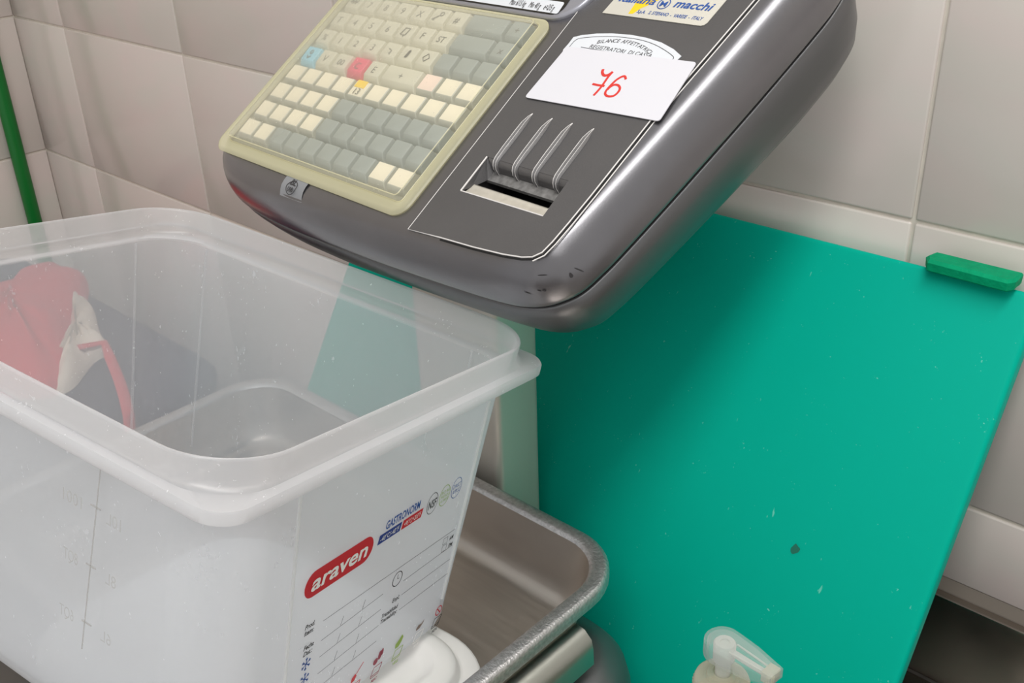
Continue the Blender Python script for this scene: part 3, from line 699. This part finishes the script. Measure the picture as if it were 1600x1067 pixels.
# red badge: round-ended, leaning slightly
b = fb(); P = []; y0, y1, zc, hh = -.1765, -.1385, -.0905, .0080
for k in range(13):
    a = math.radians(90+180*k/12); P.append((y0+.0068*math.cos(a)+.12*hh*math.sin(a)*.3, zl(y0, zc)+hh*math.sin(a)))
for k in range(13):
    a = math.radians(-90+180*k/12); P.append((y1+.0068*math.cos(a)+.12*hh*math.sin(a)*.3, zl(y1, zc)+hh*math.sin(a)))
b.shape(P, .0003); bd = tag(b.build('brand_badge', M['red'], cont, KR, smooth=0), 'red round-ended badge with white lettering')
b = fb(); b.text('araven', -.1785, zl(-.178, -.0945), .0134, .0425, .16, .022, slope=SL); b.build('badge_lettering', M['white_ink'], bd, KR, smooth=0)
b = fb(); b.text('GASTRONORM', -.1233, zl(-.123, -.0850), .0074, .0300, .1, .025, slope=SL); tag(b.build('size_lettering', M['blue'], cont, KR, smooth=0), 'blue lettering')
for nm, m, ya, yb, txt in (('cold_flag', 'navy', -.1280, -.1085, '-40\u00b0C/-40\u00b0F'), ('heat_flag', 'red', -.1078, -.0895, '+95\u00b0C/+203\u00b0F')):
    b = fb(); z0 = -.0928; b.shape([(ya, zl(ya, z0)), (yb-.0004, zl(yb, z0)), (yb+.0006, zl(yb, z0+.0058)), (ya+.0010, zl(ya, z0+.0058))], .0003); o = b.build(nm, M[m], cont, KR, smooth=0)
    b = fb(); b.text(txt, ya+.0018, zl(ya, z0+.0015), .0044, (yb-ya)*.82, .1, .0, slope=SL); b.build('flag_lettering', M['white_ink'], o, KR, smooth=0)
for y, m, lines, sz in ((-.0806, 'ink', ('NSF',), .0078), (-.0688, 'green_ink', ('BIO BIS', 'PHENOL', 'A FREE'), .0030), (-.0570, 'blue', ('DIRECT', 'APPCC'), .0040)):
    b = fb(); z = zl(y, -.0880); b.ring(y, z, .0050, .0068, .0004)
    for k, tx in enumerate(lines):
        b.text(tx, y, z-sz*.36+((len(lines)-1)/2-k)*sz*.95, sz, .0078, .1, .02 if tx == 'NSF' else .0, 'CENTER', slope=SL)
    b.build('round_mark', M[m], cont, KR, smooth=0)
b = fb()
b.line(-.1640, -.1205, -.0482, -.1170, .0003)
for z0, z1, ya, yb, c0, c1 in ((-.1337, -.1304, -.1628, -.1130, -.1475, -.1300), (-.1449, -.1413, -.1618, -.1122, -.1478, -.1305), (-.1566, -.1530, -.1607, -.1110, -.1475, -.1300), (-.1676, -.1645, -.1595, -.1100, -.1470, -.1300)):
    b.line(ya, z0, yb, z1, .0003)
    for c in (c0, c1): b.line(c-.0006, z0+(z1-z0)*(c-ya)/(yb-ya)+.0004, c+.0008, z0+(z1-z0)*(c-ya)/(yb-ya)+.0060, .0003)
for a in ((-.1172, -.1180, -.0634, -.1176), (-.0934, -.1413, -.0460, -.1400) if False else (-.0945, -.1310, -.0462, -.1290), (-.0934, -.1413, -.0452, -.1396), (-.0925, -.1524, -.0440, -.1508)):
    if a[0] != -.1172: b.line(*a, .0003)
b.line(-.0985, -.1262, -.0640, -.1240, .0003) if False else None
for y, z in ((-.0563, -.1214), (-.0559, -.1268)): b.loop([(y-.0022, z-.0022), (y+.0022, z-.0022), (y+.0022, z+.0022), (y-.0022, z+.0022)], .0003)
b.ring(-.1012, -.1262, .0042, .0048, .0006); b.line(-.1012, -.1262, -.1012, -.1232, .0004); b.line(-.1012, -.1262, -.0996, -.1264, .0004)
b.text('AM', -.0525, -.1230, .0038, .0045, .2, .03); b.text('PM', -.0518, -.1284, .0038, .0045, .2, .03)
b.text('Prod.', -.1782, -.1185, .0042, .0072, .2, .03); b.text('Item:', -.1780, -.1225, .0042, .0070, .2, .03)
b.text('Fecha', -.1765, -.1325, .0042, .0075, .2, .03); b.text('Dat.:', -.1760, -.1366, .0042, .0066, .2, .03)
b.text('Empl.:', -.1020, -.1424, .0042, .0068, .2, .03)
b.text('Trazabilidad', -.1100, -.1490, .0040, .0150, .2, .03); b.text('Traceability:', -.1100, -.1528, .0040, .0150, .2, .03)
tag(b.build('printed_form', M['ink'], cont, KR, smooth=0), 'thin dark form lines and small lettering')
for y, z in ((-.1722, -.1432), (-.1714, -.1535), (-.1706, -.1638)):
    b = fb()
    for k in range(6):
        a = math.radians(60*k+30); d = (math.cos(a), math.sin(a)); b.line(y, z, y+.0036*d[0], z+.0042*d[1], .0006)
        for s_ in (-1, 1):
            a2_ = a+s_*.6; b.line(y+.0020*d[0], z+.0024*d[1], y+.0020*d[0]+.0014*math.cos(a2_), z+.0024*d[1]+.0016*math.sin(a2_), .0005)
    b.build('snowflake_mark', M['blue'], cont, KR, smooth=0)
def icon_tray(y, z, m, txt):
    b = fb(); b.loop([(y-.0042, z-.0030), (y+.0030, z-.0030), (y+.0050, z+.0026), (y-.0026, z+.0026)], .0006); b.line(y-.0042, z-.0030, y-.0042, z-.0044, .0006); b.line(y-.0042, z-.0044, y+.0028, z-.0044, .0006); b.line(y+.0028, z-.0044, y+.005, z+.0022, .0006)
    b.text(txt, y-.0030, z-.0082, .0032, .0055, .1, .03); return b
iz = -.1865
for y, m, m2, kind, txt in ((-.0450, 'ink', 'red', 'ban', 'NON'), (-.0640, 'white_ink', 'brown_ink', 'wing', 'AVE'), (-.0845, 'green_ink', 'green_ink', 'leaf', 'VEG'), (-.1043, 'plum_ink', 'plum_ink', 'meat', 'MEAT'), (-.1240, 'red', 'red', 'pepper', 'RAW')):
    z = zl(y, iz)-.003; o = None
    b = icon_tray(y, z-.001, m, txt); o = b.build('icon_tray', M[m], cont, KR, smooth=0)
    b = fb(); zt2 = z+.0068
    if kind == 'ban': b.ring(y, zt2, .0030, .0034, .0008); b.line(y-.0020, zt2+.0022, y+.0020, zt2-.0022, .0008)
    elif kind == 'wing': b.shape([(y-.0040, zt2-.0010), (y-.0020, zt2+.0012), (y+.0010, zt2+.0008), (y+.0036, zt2+.0030), (y+.0030, zt2+.0006), (y, zt2-.0022), (y-.0034, zt2-.0026)])
    elif kind == 'leaf': b.shape([(y-.0034, zt2-.0034), (y-.0038, zt2), (y-.0010, zt2+.0018), (y+.0018, zt2+.0046), (y+.0034, zt2+.0020), (y+.0022, zt2-.0010), (y, zt2-.0036)])
    elif kind == 'meat': b.disc(y-.0022, zt2-.0008, .0022, .0024, 14); b.disc(y+.0012, zt2+.0020, .0017, .0034, 14); b.disc(y+.0030, zt2+.0034, .0012, .0026, 12)
    else: b.shape([(y-.0040, zt2-.0030), (y-.0036, zt2+.0008), (y-.0010, zt2+.0026), (y+.0006, zt2+.0004), (y-.0010, zt2-.0024)]); b.line(y, zt2+.0018, y+.0050, zt2+.0074, .0007)
    b.build('icon_picture', M[m2], o, KR, smooth=0)
# faint moulded graduation on the long front face, read from the inside
def ff(x, z, h=.0003): return (x, -.253+.0075-(z+.021)*(-.009/.144)-h, z)
b = MB(K); b.tube([ff(-.080, -.030), ff(-.083, -.125)], .0003, 6)
for z in (-.050, -.080, -.110): b.tube([ff(-.0845, z), ff(-.078, z)], .0004, 5)
def gtext(s, x, z, size, wd):
    p = ff(x, z, .0004); text_mb(b, s, K @ Matrix(((-1, 0, 0, p[0]), (0, 0, 1, p[1]), (0, 1, 0, p[2]), (0, 0, 0, 1))), size, wd)
for s1, s2, z in (('10L', '1001', -.055), ('8L', '8QT', -.084), ('6L', '6QT', -.114)):
    gtext(s1, -.0640, z, .0090, .0095 if len(s1) > 2 else .007); gtext(s2, -.0900, z, .0090, .0130 if len(s2) > 3 else .010)
M['grad'] = milky('moulded_graduation', (206, 204, 200), .25, .4)
b.build('moulded_scale', M['grad'], cont, KR, smooth=0)

# ================================================================== WHITE TUB under the container
UB = K @ Matrix.Translation((0, 0, -.1972))
def ub(d, z, r): return rrect(-.20+d, .0285-d, -.215+d, -.0255-d, r, z, 10)
TU = tuple(UB @ Vector((-.09, -.12, -.03)))
b = MB(UB)
b.loft([ub(0, -.0175, .045), ub(-.0002, -.0150, .045), ub(.0, -.0105, .045), ub(.001, -.0090, .044), ub(.0030, -.0086, .042), ub(.0105, -.0090, .036), ub(.0120, -.0096, .035), ub(.0128, -.0090, .034), ub(.0150, -.0040, .033), ub(.0170, -.0026, .031), ub(.0200, -.0020, .029), ub(.0260, -.0020, .024), ub(.0290, -.0030, .021), ub(.0330, -.0080, .017), ub(.0380, -.0092, .012), ub(.06, -.0094, .01)], False, True)
tag(b.build('tub_lid', M['lid'], root=TU, smooth=60), 'white rounded plastic tub lid wedged in the steel tray beneath the clear container', 'tub lid')

# ================================================================== PUMP BOTTLE
PC = Vector((-.1967, -.3105, CZ)); PZ0 = .1415-CZ
pb = thing('pump_bottle', tuple(PC), 'cloudy plastic pump bottle with a clear nozzle lever standing before the teal board', 'bottle')
b = MB(); b.lathe([(0, .0), (.030, .0), (.0335, .004), (.0335, .150), (.031, .168), (.022, .182), (.0125, .186), (.0125, PZ0-.012)], tuple(PC), 40); b.build('bottle_body', M['soap'], pb, PC, smooth=50)
b = MB(); b.lathe([(.0138, PZ0-.020), (.0145, PZ0-.019), (.0145, PZ0-.003), (.0138, PZ0-.0008), (.0120, PZ0), (.0085, PZ0+.0002), (.0078, PZ0+.003), (.0050, PZ0+.0035), (.0048, PZ0+.002), (0, PZ0+.002)], tuple(PC), 40)
for k in range(40):
    a = 2*math.pi*k/40; b.tube([(PC.x+.0146*math.cos(a), PC.y+.0146*math.sin(a), CZ+PZ0-.018), (PC.x+.0146*math.cos(a), PC.y+.0146*math.sin(a), CZ+PZ0-.004)], .0005, 4)
b.build('screw_cap', M['pump_cap'], pb, PC, smooth=50)
hz = PZ0+.0235
b = MB(); b.lathe([(.0040, PZ0+.002), (.0040, hz-.012), (.0056, hz-.011), (.0058, hz-.001), (.0050, hz), (.0026, hz), (.0024, hz-.001), (0, hz-.001)], tuple(PC), 28); b.build('pump_stem', M['pump_core'], pb, PC, smooth=50)
nd2 = Vector((.999, -.04, 0)).normalized()      # nozzle direction on plan
NT = Matrix(((nd2.x, -nd2.y, 0, PC.x), (nd2.y, nd2.x, 0, PC.y), (0, 0, 1, CZ+hz), (0, 0, 0, 1)))
b = MB(NT)
def nz(d, z, drop):
    P = []
    for k in range(13):
        a = math.radians(78+204*k/12); P.append(((-.0005)+(.0102-d)*math.cos(a), (.0102-d)*math.sin(a)))
    P += [(.014, -.0092+d), (.0298-d, -.0062+d), (.0308-d, .0046-d), (.014, .0086-d)]
    return [(x, y, z-(drop*max(0, x)/.034)) for x, y in P]
b.loft([nz(.0004, -.0085, -.002), nz(0, -.0080, -.002), nz(0, .0005, .001), nz(.0008, .0014, .001), nz(.004, .0017, .001)], False, True)
b.loft([nz(.0016, -.0085, -.002), nz(.0016, .0002, .001)], False, True)
b.build('nozzle_lever', M['pump'], pb, PC, smooth=40)
b = MB(NT)
for y in (-.0036, .0036): b.tube([(.005, y, -.001), (.026, y*.6, -.002)], .0005, 5)
b.tube([(.004, 0, -.004), (.0300, 0, -.0050)], .0019, 10); b.build('nozzle_tube', M['pump_core'], pb, PC)
b = MB(NT); b.box(.0240, .0302, -.0048, .0040, -.0065, .0000); b.build('nozzle_tip', M['pump_cap'], pb, PC, bevel=.0008)

# ================================================================== LEFT OF THE WORKTOP
# upright pole in the corner
b = MB(); b.tube([(-1.608, -.052, -.9), (-1.608, -.052, .8)], .0105, 16); tag(b.build('green_pole', M['pole_green'], root=(-1.608, -.052, -.9)), 'slim bright green upright pole standing by the left wall corner', 'pole')
BR = (-1.22, -.235, -.9)
bn = thing('navy_bin', BR, 'dark navy plastic bin standing left of the worktop under the red cloth', 'bin')
def bi(d, z, r=.05): return rrect(-1.575+d, -.995-d, -.42+d, -.105-d, r, z, 6)
b = MB(); b.loft([bi(.05, -.9), bi(.045, -.895), bi(.012, -.09), bi(.012, -.06)], True, False); b.build('bin_body', M['dark_bin'], bn, BR)
b = MB(); b.loft([bi(.006, -.075), bi(0, -.07), bi(0, -.055), bi(.01, -.042), bi(.03, -.036), bi(.08, -.034)], True, True); b.build('bin_lid', M['dark_bin'], bn, BR)
def heap(name, outline, zb, zt_, m, root, rnd, steps=7, thin=1.):
    """soft heap: rings shrink towards the middle while they rise"""
    cx = sum(p[0] for p in outline)/len(outline); cy = sum(p[1] for p in outline)/len(outline)
    ol = spline([(x, y, 0) for x, y in outline], 4); b = MB(); rings = []
    for k in range(steps+1):
        t = k/steps; s_ = math.cos(t*math.pi/2*.97); z = zb+(zt_-zb)*math.sin(t*math.pi/2)
        rings.append([(cx+(x-cx)*s_, cy+(y-cy)*s_, z+.012*math.sin(i*.9+rnd)*t*(1-t)*2+.006*t*math.sin(i*2.3+k)) for i, (x, y, _) in enumerate(ol)])
    b.loft(rings, True, True); return b.build(name, m, root=root, smooth=80)
rc = thing('red_cloth', (-1.22, -.24, -.034), 'crumpled red cloth with cream lining lying on the navy bin', 'cloth')
o = heap('cloth_outer', [(-1.395, -.115), (-1.40, -.20), (-1.42, -.27), (-1.36, -.34), (-1.20, -.36), (-1.10, -.31), (-1.075, -.275), (-1.13, -.235), (-1.24, -.165), (-1.34, -.105)], -.034, .02, M['red_cloth'], (-1.22, -.24, -.034), 1.)
o.parent = rc; o.location = (0, 0, 0)
o = heap('cloth_lining', [(-1.31, -.135), (-1.26, -.140), (-1.18, -.172), (-1.125, -.187), (-1.115, -.215), (-1.075, -.262), (-1.085, -.285), (-1.14, -.245), (-1.24, -.18)], -.034, -.005, M['white_cloth'], (-1.22, -.24, -.034), 2.); o.parent = rc; o.location = (0, 0, 0)
b = MB(); b.tube([(-1.125, -.225, -.012), (-1.12, -.195, -.016), (-1.09, -.205, -.022), (-1.04, -.222, -.027), (-1.004, -.236, -.030), (-.988, -.243, -.042), (-.984, -.250, -.085), (-.983, -.258, -.13)], .0065, 8, flat=.4); b.build('cloth_strap', M['red_cloth'], rc, (-1.22, -.24, -.034))
